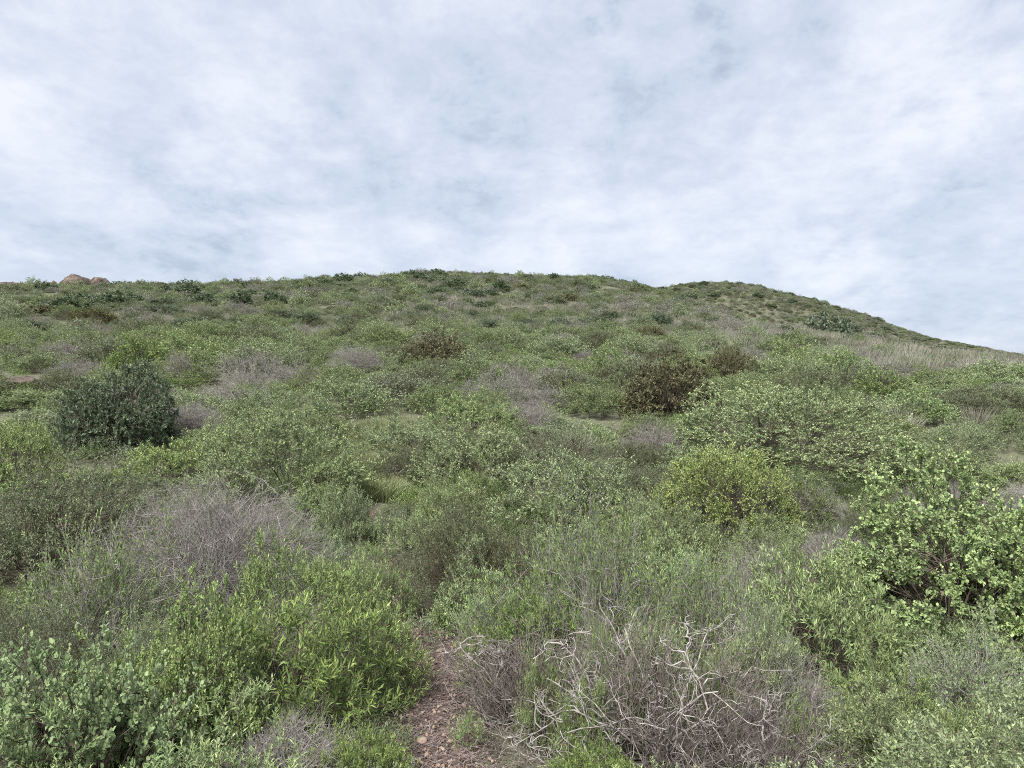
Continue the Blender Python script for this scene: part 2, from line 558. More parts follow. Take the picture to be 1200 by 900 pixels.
def fan_dirs(rng, n, maxang, bias=0.75):
    ph = rng.uniform(0, 2 * math.pi, n)
    th = maxang * rng.random(n) ** bias
    return np.stack([np.sin(th) * np.cos(ph), np.sin(th) * np.sin(ph), np.cos(th)], -1), th, ph


def shrub(seed, H=1.0, R=1.0, n0=26, n1=7, n2=6, nl=10, leaf=(0.03, 0.012), kind='lance', maxang=1.5,
          twig=0.16, rad=0.007, mat='sage', bark='bark', lumps=0.25, wob=0.10, up=0.10, spread=0.6,
          leafspread=0.9, upn=0.9, tipfresh=0.5, sparse=0.0, tw_sides=3, depth=0.35):
    """one shrub: returns (foliage mesh or None, stems mesh). Base at the origin, canopy about R wide and H high.
    Stems rise from the base, boughs carry on to points spread through the outer shell of a lumpy dome, twigs there bear the leaves."""
    rng = np.random.default_rng(seed)
    nlobe = 11
    lobe, _, _ = fan_dirs(rng, nlobe, maxang, 0.7)
    lamp = rng.uniform(-0.6, 1.0, nlobe) * lumps

    def envelope(d):
        e = 1.0 / np.sqrt((np.hypot(d[:, 0], d[:, 1]) / R) ** 2 + (d[:, 2] / H) ** 2)
        w = np.exp(-(1 - d @ lobe.T) / 0.07)
        return e * (0.86 + w @ lamp)
    d, th, ph = fan_dirs(rng, n0, maxang * 0.85)
    L0 = envelope(d) * 0.62
    st = np.stack([rng.normal(0, 0.10 * R, n0), rng.normal(0, 0.10 * R, n0), np.full(n0, -0.05)], -1)
    P0 = grow(rng, st, norm(d + np.array([0, 0, 0.15])), L0, 5, wob, 0.0)
    m = n0 * n1
    cz = rng.uniform(math.cos(maxang), 1, m)
    ph = rng.uniform(0, 2 * math.pi, m)
    sz_ = np.sqrt(np.maximum(1 - cz ** 2, 0))
    D1 = np.stack([sz_ * np.cos(ph), sz_ * np.sin(ph), cz], -1)
    T = D1 * (envelope(D1) * (1 - depth * rng.random(m) ** 1.4))[:, None]
    T[:, 2] = np.maximum(T[:, 2] - twig * 0.5, 0.03)
    near_ = np.argmax(D1 @ norm(P0[:, -1] - st).T + rng.normal(0, 0.06, (m, n0)), 1)
    A, ta = sample(P0, near_, rng.uniform(0.45, 1.0, m))
    tt = np.linspace(0, 1, 4)[None, :, None]
    ln1 = np.linalg.norm(T - A, axis=1)[:, None, None]
    P1 = A[:, None] * (1 - tt) + T[:, None] * tt + np.sin(tt * math.pi) * (ta[:, None] * 0.18 + rng.normal(0, wob, (m, 1, 3))) * ln1
    idx2 = np.repeat(np.arange(m), n2)
    p2, tn = sample(P1, idx2, 1 - 0.65 * rng.random(len(idx2)) ** 1.5)
    d2 = norm(D1[idx2] * 0.55 + tn * 0.35 + np.array([0, 0, up * 2.2]) + rng.normal(0, spread * 0.75, tn.shape))
    P2 = grow(rng, p2, d2, twig * rng.uniform(0.55, 1.25, len(idx2)), 2, wob, up * 1.2)
    P2[:, :, 2] = np.maximum(P2[:, :, 2], 0.0)
    Vs, Fs = [], []
    off = 0
    r0 = np.full(n0, rad)
    for (P, a, b, s) in ((P0, r0, r0 * 0.5, 5), (P1, np.full(len(P1), rad * 0.42), np.full(len(P1), rad * 0.22), 3),
                         (P2, np.full(len(P2), rad * 0.22), np.full(len(P2), rad * 0.10), tw_sides)):
        if s == 0:
            continue
        v, f = tubes(P, a, b, s)
        Vs.append(v); Fs.append(f + off); off += len(v)
    stems = make_mesh('stems', np.vstack(Vs), [np.vstack(Fs)], M[bark])
    fol = None
    if nl:
        n = len(P2)
        keep = rng.random(n) >= sparse
        idx = np.repeat(np.arange(n)[keep], nl)
        j = np.tile(np.arange(nl), keep.sum())
        t = (j + rng.random(len(j))) / nl
        pos, tn = sample(P2, idx, t)
        ang = j * 2.4 + rng.uniform(0, 0.6, len(j)) + np.repeat(rng.uniform(0, 6.28, keep.sum()), nl)
        ref = np.where(np.abs(tn[:, 2:3]) > 0.9, np.array([1.0, 0, 0]), np.array([0, 0, 1.0]))
        a = norm(np.cross(tn, ref))
        b = np.cross(tn, a)
        rad_d = a * np.cos(ang)[:, None] + b * np.sin(ang)[:, None]
        ls = leafspread * (1 - 0.55 * t)[:, None]
        ld = norm(tn * np.cos(ls) + rad_d * np.sin(ls) + rng.normal(0, 0.16, tn.shape))
        nr = norm(np.array([0, 0, upn]) + tn * 0.5 + rng.normal(0, 0.38, tn.shape))
        sz = rng.uniform(0.45, 1.3, len(j)) * (1.1 - 0.35 * t)
        # fresh growth at the twig ends; some twigs bear more of it than others
        tw = np.repeat(rng.random(keep.sum()) ** 1.5, nl)
        fr = np.clip(t - 0.3, 0, 1) * tipfresh * 2.2 * tw + tipfresh * 0.25 * rng.random(len(j))
        V, F, rnd, frs = leaves(rng, pos, ld, nr, leaf[0] * sz, leaf[1] * sz, kind, fr)
        kv = len(V) // len(j)
        rnd = 0.55 * rnd + 0.45 * np.repeat(np.repeat(rng.random(keep.sum()), nl), kv)
        fol = make_mesh('foliage', V, [F], M[mat], {'rnd': rnd, 'fresh': frs})
    return fol, stems


def blades(seed, n=260, H=0.7, R=0.3, w=0.008, mat='straw', lean=0.5, seg=3):
    rng = np.random.default_rng(seed)
    d, th, ph = fan_dirs(rng, n, lean, 0.6)
    r = R * rng.random(n) ** 0.6
    st = np.stack([r * np.cos(ph) * 0.7, r * np.sin(ph) * 0.7, np.full(n, -0.03)], -1)
    P = grow(rng, st, d, H * rng.uniform(0.5, 1.05, n), seg, 0.10, -0.07)
    side = perp(rng, d)
    tt = np.linspace(1, 0.12, seg + 1)[None, :, None] * w
    A, B = P - side[:, None, :] * tt, P + side[:, None, :] * tt
    V = np.stack([A, B], 2).reshape(-1, 3)
    k = seg + 1
    nn, kk = np.meshgrid(np.arange(n), np.arange(seg), indexing='ij')
    b = (nn * k + kk) * 2
    F = np.stack([b, b + 1, b + 3, b + 2], -1).reshape(-1, 4)
    rnd = np.repeat(rng.random(n), 2 * k)
    fr = np.tile(np.repeat(np.linspace(0, 0.9, k), 2), n)
    return make_mesh('blades', V, [F], M[mat], {'rnd': rnd, 'fresh': fr})


def rock_mesh(seed, sub=4, flat=0.7, rough=0.28, mat='rock'):
    import bmesh
    bm = bmesh.new()
    bmesh.ops.create_icosphere(bm, subdivisions=sub, radius=1.0)
    o = Vector((seed * 3.1, seed * 1.7, seed * 0.9))
    for v in bm.verts:
        p = v.co.copy()
        n = mnoise.fractal(p * 0.9 + o, 1.0, 2.0, 4)
        c = mnoise.cell(p * 1.3 + o) * 0.10
        v.co = p * (1 + rough * n + c * 0.5)
        v.co.z *= flat
    me = bpy.data.meshes.new('rock')
    bm.to_mesh(me)
    bm.free()
    me.materials.append(M[mat])
    me.polygons.foreach_set('use_smooth', [True] * len(me.polygons))
    return me


# kind -> list of (foliage, stems) meshes per level of detail; base size H=1, R=1
PROTO = {}


def proto(kind, lod, metas):
    PROTO[(kind, lod)] = metas


# near (leaf-true), mid and far versions
proto('round', 0, [shrub(11 + i, n0=16, n1=30, maxang=1.62, n2=10, nl=13, leaf=(0.0215, 0.0175), kind='round', mat='round', twig=0.075, depth=0.42, spread=0.8,
                         rad=0.008, leafspread=1.15, lumps=0.28, up=0.05, upn=1.2, tipfresh=0.7) for i in range(2)])
proto('blue', 0, [shrub(15, n0=22, n1=11, n2=7, nl=9, leaf=(0.034, 0.028), kind='round', mat='blue', twig=0.10, rad=0.010,
                        leafspread=1.15, lumps=0.40, up=0.10, upn=1.2, tipfresh=0.5)])
proto('narrow', 0, [shrub(21 + i, n0=24, n1=8, n2=6, nl=14, leaf=(0.056, 0.013), kind='lance', mat='narrow', twig=0.15,
                          rad=0.007, leafspread=1.15, up=0.16, lumps=0.45, tipfresh=0.8, upn=0.8) for i in range(3)])
proto('sage', 0, [shrub(31 + i, n0=24, n1=11, n2=7, nl=11, leaf=(0.034, 0.015), kind='lance', mat='sage', bark='greendtwig', twig=0.13,
                        rad=0.006, up=0.10, lumps=0.45, leafspread=1.15, tipfresh=0.7, upn=0.9) for i in range(3)])
proto('olive', 0, [shrub(41 + i, n0=26, n1=12, n2=8, nl=11, leaf=(0.025, 0.010), kind='lance', mat='olive', bark='bark', twig=0.12,
                         rad=0.006, up=0.08, lumps=0.35, leafspread=1.15) for i in range(2)])
proto('dry', 0, [shrub(51 + i, n0=40, n1=11, n2=8, nl=2, leaf=(0.016, 0.006), kind='lance', mat='greyleaf', bark='greytwig', twig=0.19,
                       rad=0.008, up=0.05, wob=0.18, spread=0.75, sparse=0.5) for i in range(2)])
proto('drywide', 0, [shrub(58, n0=60, n1=14, n2=9, nl=1, leaf=(0.010, 0.004), kind='lance', mat='greyleaf', bark='greytwig', twig=0.10,
                           rad=0.0045, up=0.06, wob=0.16, spread=0.7, sparse=0.6, lumps=0.3, depth=0.3)])
proto('sparse', 0, [shrub(61 + i, n0=34, n1=8, n2=6, nl=12, leaf=(0.038, 0.012), kind='lance', mat='narrow', bark='greytwig', twig=0.16,
                          rad=0.008, up=0.22, wob=0.14, sparse=0.45, maxang=1.15, depth=0.6, lumps=0.4) for i in range(2)])
proto('lime', 0, [shrub(71, n0=26, n1=15, n2=9, nl=10, leaf=(0.025, 0.015), kind='diamond', mat='lime', twig=0.085, rad=0.006, up=0.04, depth=0.25,
                        lumps=0.2, tipfresh=0.7)])
proto('dark', 0, [shrub(81, n0=26, n1=14, n2=8, nl=11, leaf=(0.040, 0.024), kind='diamond', mat='dark', twig=0.09, rad=0.008, lumps=0.3, depth=0.35, spread=0.9,
                        up=0.0, tipfresh=0.5)])
proto('brown', 0, [shrub(91, n0=26, n1=14, n2=8, nl=11, leaf=(0.034, 0.021), kind='diamond', mat='brown', twig=0.07, rad=0.008, lumps=0.16, depth=0.28, spread=0.9,
                         up=0.0, tipfresh=0.6)])
proto('mound', 0, [shrub(95, n0=30, n1=22, n2=10, nl=10, leaf=(0.0165, 0.0115), kind='diamond', mat='mound', twig=0.055, rad=0.004, up=0.04, depth=0.18,
                         lumps=0.30, tipfresh=0.8)])
for kd, mat, bk, lf, nn, sp in (('sage', 'sage', 'greendtwig', (0.052, 0.024), 4, 0), ('olive', 'olive', 'bark', (0.050, 0.020), 2, 0),
                                ('narrow', 'narrow', 'bark', (0.065, 0.022), 2, 0), ('dry', 'greyleaf', 'greytwig', (0.050, 0.012), 2, 0.2),
                                ('dark', 'dark', 'bark', (0.065, 0.036), 2, 0), ('brown', 'brown', 'bark', (0.060, 0.032), 2, 0),
                                ('lime', 'lime', 'bark', (0.05, 0.030), 2, 0)):
    proto(kd, 1, [shrub(100 + i * 7 + len(kd), n0=20, n1=12, n2=7, nl=6 if kd != 'dry' else 3, leaf=lf, kind='diamond', mat=mat, bark=bk,
                        twig=0.15, rad=0.008, up=0.08, lumps=0.4, sparse=sp, upn=0.8, tipfresh=0.7) for i in range(nn)])
    proto(kd, 2, [shrub(200 + i * 7 + len(kd), n0=14, n1=9, n2=5, nl=4, leaf=(lf[0] * 2.2, lf[1] * 2.6), kind='diamond', mat=mat, bark=bk,
                        twig=0.20, rad=0.012, up=0.08, lumps=0.4, sparse=sp * 0.5, tw_sides=0, upn=0.7) for i in range(nn)])
PROTO[('round', 1)] = PROTO[('lime', 1)]
PROTO[('round', 2)] = PROTO[('lime', 2)]
GRASSM = [blades(301 + i) for i in range(2)]
GRASSF = [blades(311 + i, n=120, H=0.70, R=0.6, w=0.012, seg=2) for i in range(2)]
GREENG = blades(321, n=190, H=0.34, R=0.30, w=0.006, mat='grass', lean=0.8)

# ------------------------------------------------------------------ ground and path
make_ground(M['ground'])

PATHC = [(-0.27, 3.4), (-0.43, 4.4), (-0.55, 5.0), (-0.65, 5.8), (-0.80, 6.7), (-1.00, 7.6), (-1.35, 8.6), (-1.75, 10), (-2.2, 11.5),
         (-2.55, 13), (-2.85, 15), (-3.0, 17), (-3.0, 18.5)]
PATHW = [0.18, 0.21, 0.24, 0.23, 0.20, 0.12, 0.06, 0.05, 0.06, 0.09, 0.13, 0.12, 0.05]
_pc = np.array(PATHC)
_s = np.linspace(0, len(PATHC) - 1, 160)
PX = np.interp(_s, np.arange(len(PATHC)), _pc[:, 0])
PY = np.interp(_s, np.arange(len(PATHC)), _pc[:, 1])
PW = np.interp(_s, np.arange(len(PATHC)), PATHW)


def path_dist(x, y):
    """distance to the edge of the trail, negative on it"""
    x, y = np.atleast_1d(x), np.atleast_1d(y)
    dd = np.hypot(x[:, None] - PX[None], y[:, None] - PY[None]) - PW[None]
    return dd.min(1)


def make_path():
    tx, ty = np.gradient(PX), np.gradient(PY)
    ll = np.hypot(tx, ty)
    nx, ny = ty / ll, -tx / ll
    K = 17
    V = []
    for j in range(K):
        f = (j / (K - 1)) * 2 - 1
        edge = 1.55 * (1 + 0.35 * (fbm(_s * 1.7, _s * 0 + (0 if f < 0 else 9), 5) - 0.5) * 2)
        x, y = PX + nx * f * PW * edge, PY + ny * f * PW * edge
        z = ground(x, y) + 0.012 - 0.03 * abs(f) ** 3 + (fbm(x * 9, y * 9, 31) - 0.5) * 0.035
        V.append(np.stack([x, y, z], -1))
    V = np.stack(V, 1)
    n = len(_s)
    i, j = np.meshgrid(np.arange(n - 1), np.arange(K - 1), indexing='ij')
    F = np.stack([i * K + j, i * K + j + 1, (i + 1) * K + j + 1, (i + 1) * K + j], -1).reshape(-1, 4)
    o = link('path', make_mesh('path', V.reshape(-1, 3), [F], M['path'], smooth=True))
    tag(o, kind='structure')


make_path()

# ------------------------------------------------------------------ things
KINDS = {  # kind -> object name, colour words, group
    'round': ('round_leaf_bush', 'bright green round-leaved bush'),
    'blue': ('round_leaf_bush', 'pale bluish-green round-leaved bush'),
    'narrow': ('narrow_leaf_bush', 'fresh green narrow-leaved bush'),
    'sage': ('sage_bush', 'grey-green small-leaved bush'),
    'olive': ('olive_bush', 'dull olive fine-leaved bush'),
    'dry': ('dry_bush', 'grey bare-twigged dry bush'),
    'drywide': ('dry_bush', 'grey bare-twigged dry bush'),
    'sparse': ('twiggy_bush', 'grey-stemmed bush with green leaf tips'),
    'lime': ('lime_bush', 'yellow-green bush'),
    'mound': ('lime_bush', 'yellow-green bush'),
    'dark': ('dark_green_bush', 'dark green bush'),
    'brown': ('bronze_bush', 'dark bronze-brown bush'),
}
rng = np.random.default_rng(2024)
PLACED = []      # x, y, radius, kind
_var = {}


def plant(kind, x, y, R, H, lod, label, group=None, rot=None):
    metas = PROTO.get((kind, lod)) or PROTO[(kind, 0)]
    _var[kind] = _var.get(kind, 0) + 1
    fol, stems = metas[_var[kind] % len(metas)]
    r = bpy.data.objects.new(KINDS[kind][0], None)
    r.empty_display_size = 0.2
    COL.objects.link(r)
    r.location = (x, y, float(ground(x, y)))
    r.rotation_euler = (0, 0, rng.uniform(0, 6.28) if rot is None else rot)
    r.scale = (R, R * rng.uniform(0.9, 1.1), H)
    tag(r, label, 'bush', group)
    if fol:
        link('foliage', fol, r)
    link('stems', stems, r)
    return r


HERO = [
    # kind, px, Y, top row, width px, label, landmark phrase
    ('blue', 80, 3.5, 735, 300, 'pale bluish-green round-leaved bush filling the bottom left corner', None),
    ('round', 215, 4.2, 700, 190, 'bright round-leaved bush rising behind the pale bluish corner bush', None),
    ('narrow', 310, 4.9, 668, 300, 'large fresh green narrow-leaved bush on the left bank of the dirt path', None),
    ('narrow', 425, 5.6, 705, 170, 'narrow-leaved green bush at the left edge of the bare dirt path', 'narrow-leaved bush left of the dirt path'),
    ('narrow', 420, 4.0, 850, 150, 'low narrow-leaved sprigs at the bottom edge just left of the dirt path', None),
    ('drywide', 240, 8.2, 535, 330, 'wide grey bare-twigged bush, the largest dry one on the left', 'wide grey dry bush'),
    ('sparse', 110, 6.6, 610, 230, 'thin brownish bush with few leaves in front of the wide grey dry bush', None),
    ('olive', 25, 5.2, 690, 180, 'dull twiggy bush at the left edge above the pale bluish corner bush', None),
    ('olive', 55, 9.2, 520, 260, 'dark olive bush at the left edge beside the wide grey dry bush', 'dark olive bush at the left edge'),
    ('narrow', 350, 7.0, 615, 160, 'green leafy bush right below the wide grey dry bush', None),
    ('narrow', 440, 7.6, 655, 100, 'small green bush where the dirt path narrows, left side', None),
    ('sage', 405, 10.2, 548, 90, 'small deep green bush at the right end of the wide grey dry bush', None),
    ('olive', 552, 8.4, 562, 180, 'dark fine-leaved bush overhanging the far end of the bare dirt path', 'dark fine-leaved bush above the path'),
    ('sparse', 700, 6.0, 600, 250, 'tall grey-stemmed thicket with green tips behind the dead shrub', 'grey-stemmed thicket'),
    ('sparse', 830, 6.4, 640, 190, 'upright stemmy bush with thin green leaves behind the dead shrub, its right half', None),
    ('narrow', 618, 5.9, 672, 170, 'rounded fresh green bush on the right bank of the dirt path', None),
    ('sparse', 700, 4.9, 720, 80, 'tuft of green-tipped stems standing in the left half of the dead shrub', None),
    ('narrow', 760, 5.3, 700, 120, 'leafy green shoots showing over the middle of the dead shrub', None),
    ('sparse', 900, 5.3, 690, 120, 'green-tipped grey stems rising behind the right half of the dead shrub', None),
    ('narrow', 640, 4.7, 765, 70, 'leafy sprig poking through the bare branches near the dirt path', None),
    ('narrow', 742, 4.5, 775, 42, 'thin leafy shoots in the very middle of the dead shrub', None),
    ('narrow', 880, 5.2, 715, 110, 'fresh green bush rising just behind the right end of the dead shrub', None),
    ('narrow', 690, 4.3, 790, 60, 'small green sprig inside the lower left of the dead shrub', None),
    ('narrow', 838, 4.5, 742, 75, 'upright bright green shoots growing through the dead shrub', None),
    ('narrow', 960, 6.2, 630, 230, 'green narrow-leaved bush behind the reddish twigs right of the dead shrub', 'narrow-leaved bush right of the dead shrub'),
    ('narrow', 1060, 4.5, 790, 150, 'long-leaved green bush near the bottom edge, right of the dead shrub', None),
    ('narrow', 700, 3.8, 865, 130, 'low feathery green clump at the bottom edge in front of the dead shrub', None),
    ('narrow', 1160, 4.0, 850, 150, 'low leafy bush in the bottom right corner', None),
    ('sparse', 1140, 5.2, 750, 210, 'dark twiggy bush below the round-leaved bush at the right edge', None),
    ('dry', 930, 5.0, 775, 160, 'fan of thin reddish-grey twigs right of the dead shrub', None),
    ('round', 945, 4.3, 800, 60, 'small sprig with round yellow-green leaves among the reddish twigs', None),
    ('round', 1125, 7.4, 540, 320, 'big bright round-leaved bush with dark gaps at the right edge', 'big round-leaved bush at the right edge'),
    ('lime', 850, 11.0, 510, 185, 'rounded yellow-green bush below the long green mound', 'rounded yellow-green bush'),
    ('mound', 925, 14.5, 447, 285, 'broad bright green mound of a bush right of the dark bronze bush', 'broad bright green mound'),
    ('sage', 660, 11.0, 530, 210, 'broad grey-green bush in the middle, behind the grey-stemmed thicket', None),
    ('sage', 770, 9.3, 575, 150, 'leafy grey-green bush left of the rounded yellow-green bush', None),
    ('sage', 560, 13.5, 478, 190, 'dense green bush right of the grassy opening in the path', 'dense green bush by the grassy opening'),
    ('sage', 330, 12.5, 480, 250, 'wide green bush behind the wide grey dry bush', 'wide green bush behind the dry one'),
    ('dark', 140, 16.0, 424, 132, 'tall dark green bush, darkest on the left half of the slope', 'tall dark green bush'),
    ('lime', 20, 13.0, 480, 110, 'yellow-green bush at the left edge in front of the tan boulder', None),
    ('brown', 788, 19.0, 402, 130, 'big dark bronze-brown bush standing alone on the slope', 'big dark bronze bush'),
    ('brown', 853, 26.0, 396, 52, 'low flat reddish-brown bush just behind the big dark bronze bush', None),
    ('brown', 512, 30.0, 387, 98, 'dark bronze bush in the centre with purplish lower side', 'dark bronze bush in the centre'),
    ('drywide', 420, 27.0, 400, 84, 'rounded purplish-grey bush left of the central dark bronze bush', 'purplish-grey rounded bush'),
    ('dry', 620, 18.0, 462, 90, 'low grey-brown dead bush in the middle of the green scrub', None),
    ('dark', 190, 60.0, 350, 68, 'dark spreading bush on the upper left slope below the skyline boulders', 'dark spreading bush on the upper left'),
    ('dark', 246, 80.0, 344, 24, 'small round dark bush left of centre near the skyline', None),
    ('dark', 500, 62.0, 357, 26, 'round dark bush on pale grass, left of a matching pair', None),
    ('dark', 556, 60.0, 363, 25, 'round dark bush on pale grass, right of a matching pair', None),
    ('brown', 764, 45.0, 379, 38, 'brown rounded bush at the edge of the pale dry grass', 'brown bush by the pale grass'),
    ('dark', 968, 76.0, 373, 52, 'dark bush in the hollow between the dry grass ridge and the far hill', None),
    ('dry', 985, 50.0, 399, 22, 'small dark grey bush in the tall dry grass of the right ridge', None),
    ('dark', 400, 95.0, 334, 40, 'wide dark bush just under the skyline left of the summit', None),
    ('dry', 210, 24.0, 392, 40, 'small grey dead bush above the tall dark green bush', None),
    ('dry', 100, 42.0, 376, 70, 'dull purplish-grey bush on the left slope above the tall dark green bush', None),
    ('dry', 30, 80.0, 348, 60, 'grey bush near the top left below the skyline boulders', None),
]
landmarks = []
for kind, px, Y, top, w, lab, lm in HERO:
    x, y, gz = at(px, Y)
    zt = (H0 - top) / FP * Y + EYE
    H = max(0.35, zt - gz)
    R = w / 2 / FP * Y
    lod = 0 if Y < 22 or kind == 'drywide' else (1 if Y < 70 else 2)
    plant(kind, x, y, R * 1.12, H * 1.04, lod, lab)
    PLACED.append((x, y, R, kind))
    if lm:
        landmarks.append((x, y, lm))


# the gnarled dead shrub in the foreground: every stout pale branch is a part
def dead_shrub(x, y, R, H, n, label, seed):
    rg = np.random.default_rng(seed)
    root = bpy.data.objects.new('dead_shrub', None)
    COL.objects.link(root)
    root.location = (x, y, float(ground(x, y)))
    tag(root, label, 'dead shrub')
    allP = []
    for i in range(n):
        ph = 2 * math.pi * i / n + rg.uniform(-0.2, 0.2)
        th = rg.uniform(0.55, 1.35)
        d = np.array([[math.sin(th) * math.cos(ph), math.sin(th) * math.sin(ph), math.cos(th)]])
        L_ = np.array([R * rg.uniform(0.8, 1.15) * (0.75 + 0.35 * math.cos(th))])
        P0 = grow(rg, np.array([[rg.normal(0, .05), rg.normal(0, .05), -0.04]]), d, L_, 14, 0.27, 0.0)
        p, dd, ln, _, t = branch(rg, P0, 9, 0.3, 1.0, 0.85, L_ * 0.34)
        P1 = grow(rg, p, dd, ln, 8, 0.42, 0.05)
        p, dd, ln, _, t = branch(rg, P1, 5, 0.3, 1.0, 0.9, 0.11)
        P2 = grow(rg, p, dd, ln, 5, 0.32, 0.05)
        lim = H
        for P in (P0, P1, P2):
            P[:, :, 2] = np.where(P[:, :, 2] > lim * 0.8, lim * 0.8 + (P[:, :, 2] - lim * 0.8) * 0.4, P[:, :, 2])
            P[:, :, 2] = np.maximum(P[:, :, 2], 0.01)
        rr = rg.uniform(0.006, 0.0105)
        parts = [tubes(P0, [rr], [rr * 0.45], 7), tubes(P1, np.full(len(P1), rr * 0.5), np.full(len(P1), rr * 0.22), 5),
                 tubes(P2, np.full(len(P2), rr * 0.24), np.full(len(P2), rr * 0.1), 4)]
        off, Vs, Fs = 0, [], []
        for v, f in parts:
            Vs.append(v); Fs.append(f + off); off += len(v)
        link('branch', make_mesh('branch', np.vstack(Vs), [np.vstack(Fs)], M['palebranch'], smooth=True), root)
        allP.append(P1)
    # the thicket of fine grey twigs between them
    st, th, ph = fan_dirs(rg, 70, 1.4)
    P0 = grow(rg, np.stack([rg.normal(0, .16 * R, 70), rg.normal(0, .16 * R, 70), np.full(70, -0.03)], -1), norm(st), R * rg.uniform(0.5, 0.9, 70), 7, 0.12, 0.02)
    p, dd, ln, _, t = branch(rg, P0, 7, 0.2, 1.0, 0.55, R * 0.32)
    P1 = grow(rg, p, dd, ln, 4, 0.18, 0.04)
    p, dd, ln, _, t = branch(rg, P1, 4, 0.2, 1.0, 0.6, 0.12)
    P2 = grow(rg, p, dd, ln, 2, 0.2, 0.04)
    off, Vs, Fs = 0, [], []
    for P, a, b, s in ((P0, .005, .0025, 4), (P1, .0024, .0014, 3), (P2, .0014, .0008, 3)):
        P[:, :, 2] = np.maximum(np.minimum(P[:, :, 2], H), 0)
        v, f = tubes(P, np.full(len(P), a), np.full(len(P), b), s)
        Vs.append(v); Fs.append(f + off); off += len(v)
    link('twigs', make_mesh('twigs', np.vstack(Vs), [np.vstack(Fs)], M['darktwig']), root)
    PLACED.append((x, y, R * 0.95, 'dead'))
    return root


x, y, _ = at(775, 4.4)
dead_shrub(x, y, 1.05, 0.92, 28, 'large dead shrub with gnarled pale grey branches at the bottom centre', 5)
landmarks.append((x, y, 'large dead shrub'))
x, y, _ = at(618, 5.1)
dead_shrub(x, y, 0.85, 0.62, 12, 'smaller dead shrub whose bare branches reach over the dirt path', 9)
x, y, _ = at(905, 3.9)
dead_shrub(x, y, 0.65, 0.75, 8, 'curling pale dead branches at the bottom edge right of the large dead shrub', 14)

# boulders and rocks
ROCKS = [('boulder', 91, 112, 324, 38, 'big rounded tan boulder on the skyline, larger of the left pair', 1, 0.8),
         ('boulder', 120, 112, 324, 24, 'smaller rounded boulder touching the big one on the skyline', 2, 1.0),
         ('boulder', 61, 112, 329, 18, 'small dark flat rock left of the skyline boulders', 3, 0.6),
         ('boulder', 12, 112, 331, 44, 'low reddish rock outcrop on the skyline at the left edge', 4, 0.4),
         ('boulder', 152, 108, 337, 16, 'small rocks in the scrub right of the skyline boulders', 5, 0.6),
         ('boulder', 22, 23.0, 441, 48, 'pale tan boulder half buried in the scrub at the left edge', 6, 0.7)]
for nm, px, Y, top, w, lab, sd, fl in ROCKS:
    x, y, gz = at(px, Y)
    R = w / 2 / FP * Y
    H = max((H0 - top) / FP * Y + EYE - gz, 0.3)
    o = link(nm, rock_mesh(sd, 5, 1.0, 0.36))
    o.location = (x, y, gz + H * 0.1)
    o.scale = (R, R * 0.9, H * 0.9)
    o.rotation_euler = (0, 0, sd * 1.3)
    tag(o, lab, 'boulder')
    PLACED.append((x, y, R * 1.1, 'rock'))
def dead_tuft(x, y, R, label):
    rg = np.random.default_rng(3)
    root = bpy.data.objects.new('dead_tuft', None)
    COL.objects.link(root)
    root.location = (x, y, float(ground(x, y)))
    tag(root, label, 'dead plant')
    n = 22
    d, th, ph = fan_dirs(rg, n, 1.35, 0.6)
    V, F, r1, f1 = leaves(rg, d * 0.03 + np.array([0, 0, 0.12]), d, norm(np.array([0, 0, 1.0]) + d * -0.3), R * rg.uniform(0.7, 1.1, n), np.full(n, R * 0.22), 'lance', rg.random(n), 0.5)
    link('rosette', make_mesh('rosette', V, [F], M['greyleaf'], {'rnd': r1, 'fresh': f1}), root)
    for k in range(3):
        P = grow(rg, np.array([[0.05 * k, 0, 0.1]]), norm(np.array([[1.0 - 0.5 * k, 0.2 * k - 0.3, 0.35 + 0.25 * k]])), np.array([R * 1.7]), 6, 0.12, -0.08)
        v, f = tubes(P, [0.012], [0.005], 6)
        link('stalk', make_mesh('stalk', v, [f], M['palebranch'], smooth=True), root)
    PLACED.append((x, y, R, 'dead plant'))


x, y, _ = at(458, 13.6)
dead_tuft(x, y, 0.24, 'small grey dead tuft with fallen pale stalks beside the grassy opening')
small = [rock_mesh(20 + i, 2, 0.6, 0.35, 'pebble') for i in range(3)]
SM = [(-0.72, 7.25, 0.060, 'orange-tan stone at the far end of the bare dirt path'),
      (-0.93, 7.35, 0.045, 'small pinkish stone left of the orange-tan stone on the path'),
      (-0.55, 7.55, 0.055, 'pale grey-pink stone under the dark bush at the path end'),
      (-0.66, 6.75, 0.045, 'flat rusty stone in front of the orange-tan stone'),
      (-0.58, 4.75, 0.040, 'orange stone at the bottom of the dirt path'),
      (-2.35, 11.2, 0.09, 'tan stone on the narrow upper part of the path')]
for i, (x, y, r, lab) in enumerate(SM):
    o = link('stone', small[i % 3])
    o.location = (x, y, float(ground(x, y)) + 0.025)
    o.scale = (r, r * 0.8, r * 0.8)
    o.rotation_euler = (0, 0, i * 1.1)
    tag(o, lab, 'stone')

# ------------------------------------------------------------------ the rest of the scrub
# candidates over the whole visible slope, thinned to a spacing that grows with distance
HEROA = np.array([(p[0], p[1], p[2]) for p in PLACED])


def visible(x, y, h=1.2):
    """rough line-of-sight test from the eye over bare ground"""
    t = np.linspace(0.15, 0.97, 26)[None, :]
    X, Y_ = x[:, None] * t, y[:, None] * t
    zl = EYE + (ground(x, y) + h - EYE)[:, None] * t
    return (ground(X, Y_) + 0.25 < zl + 0.3).all(1)


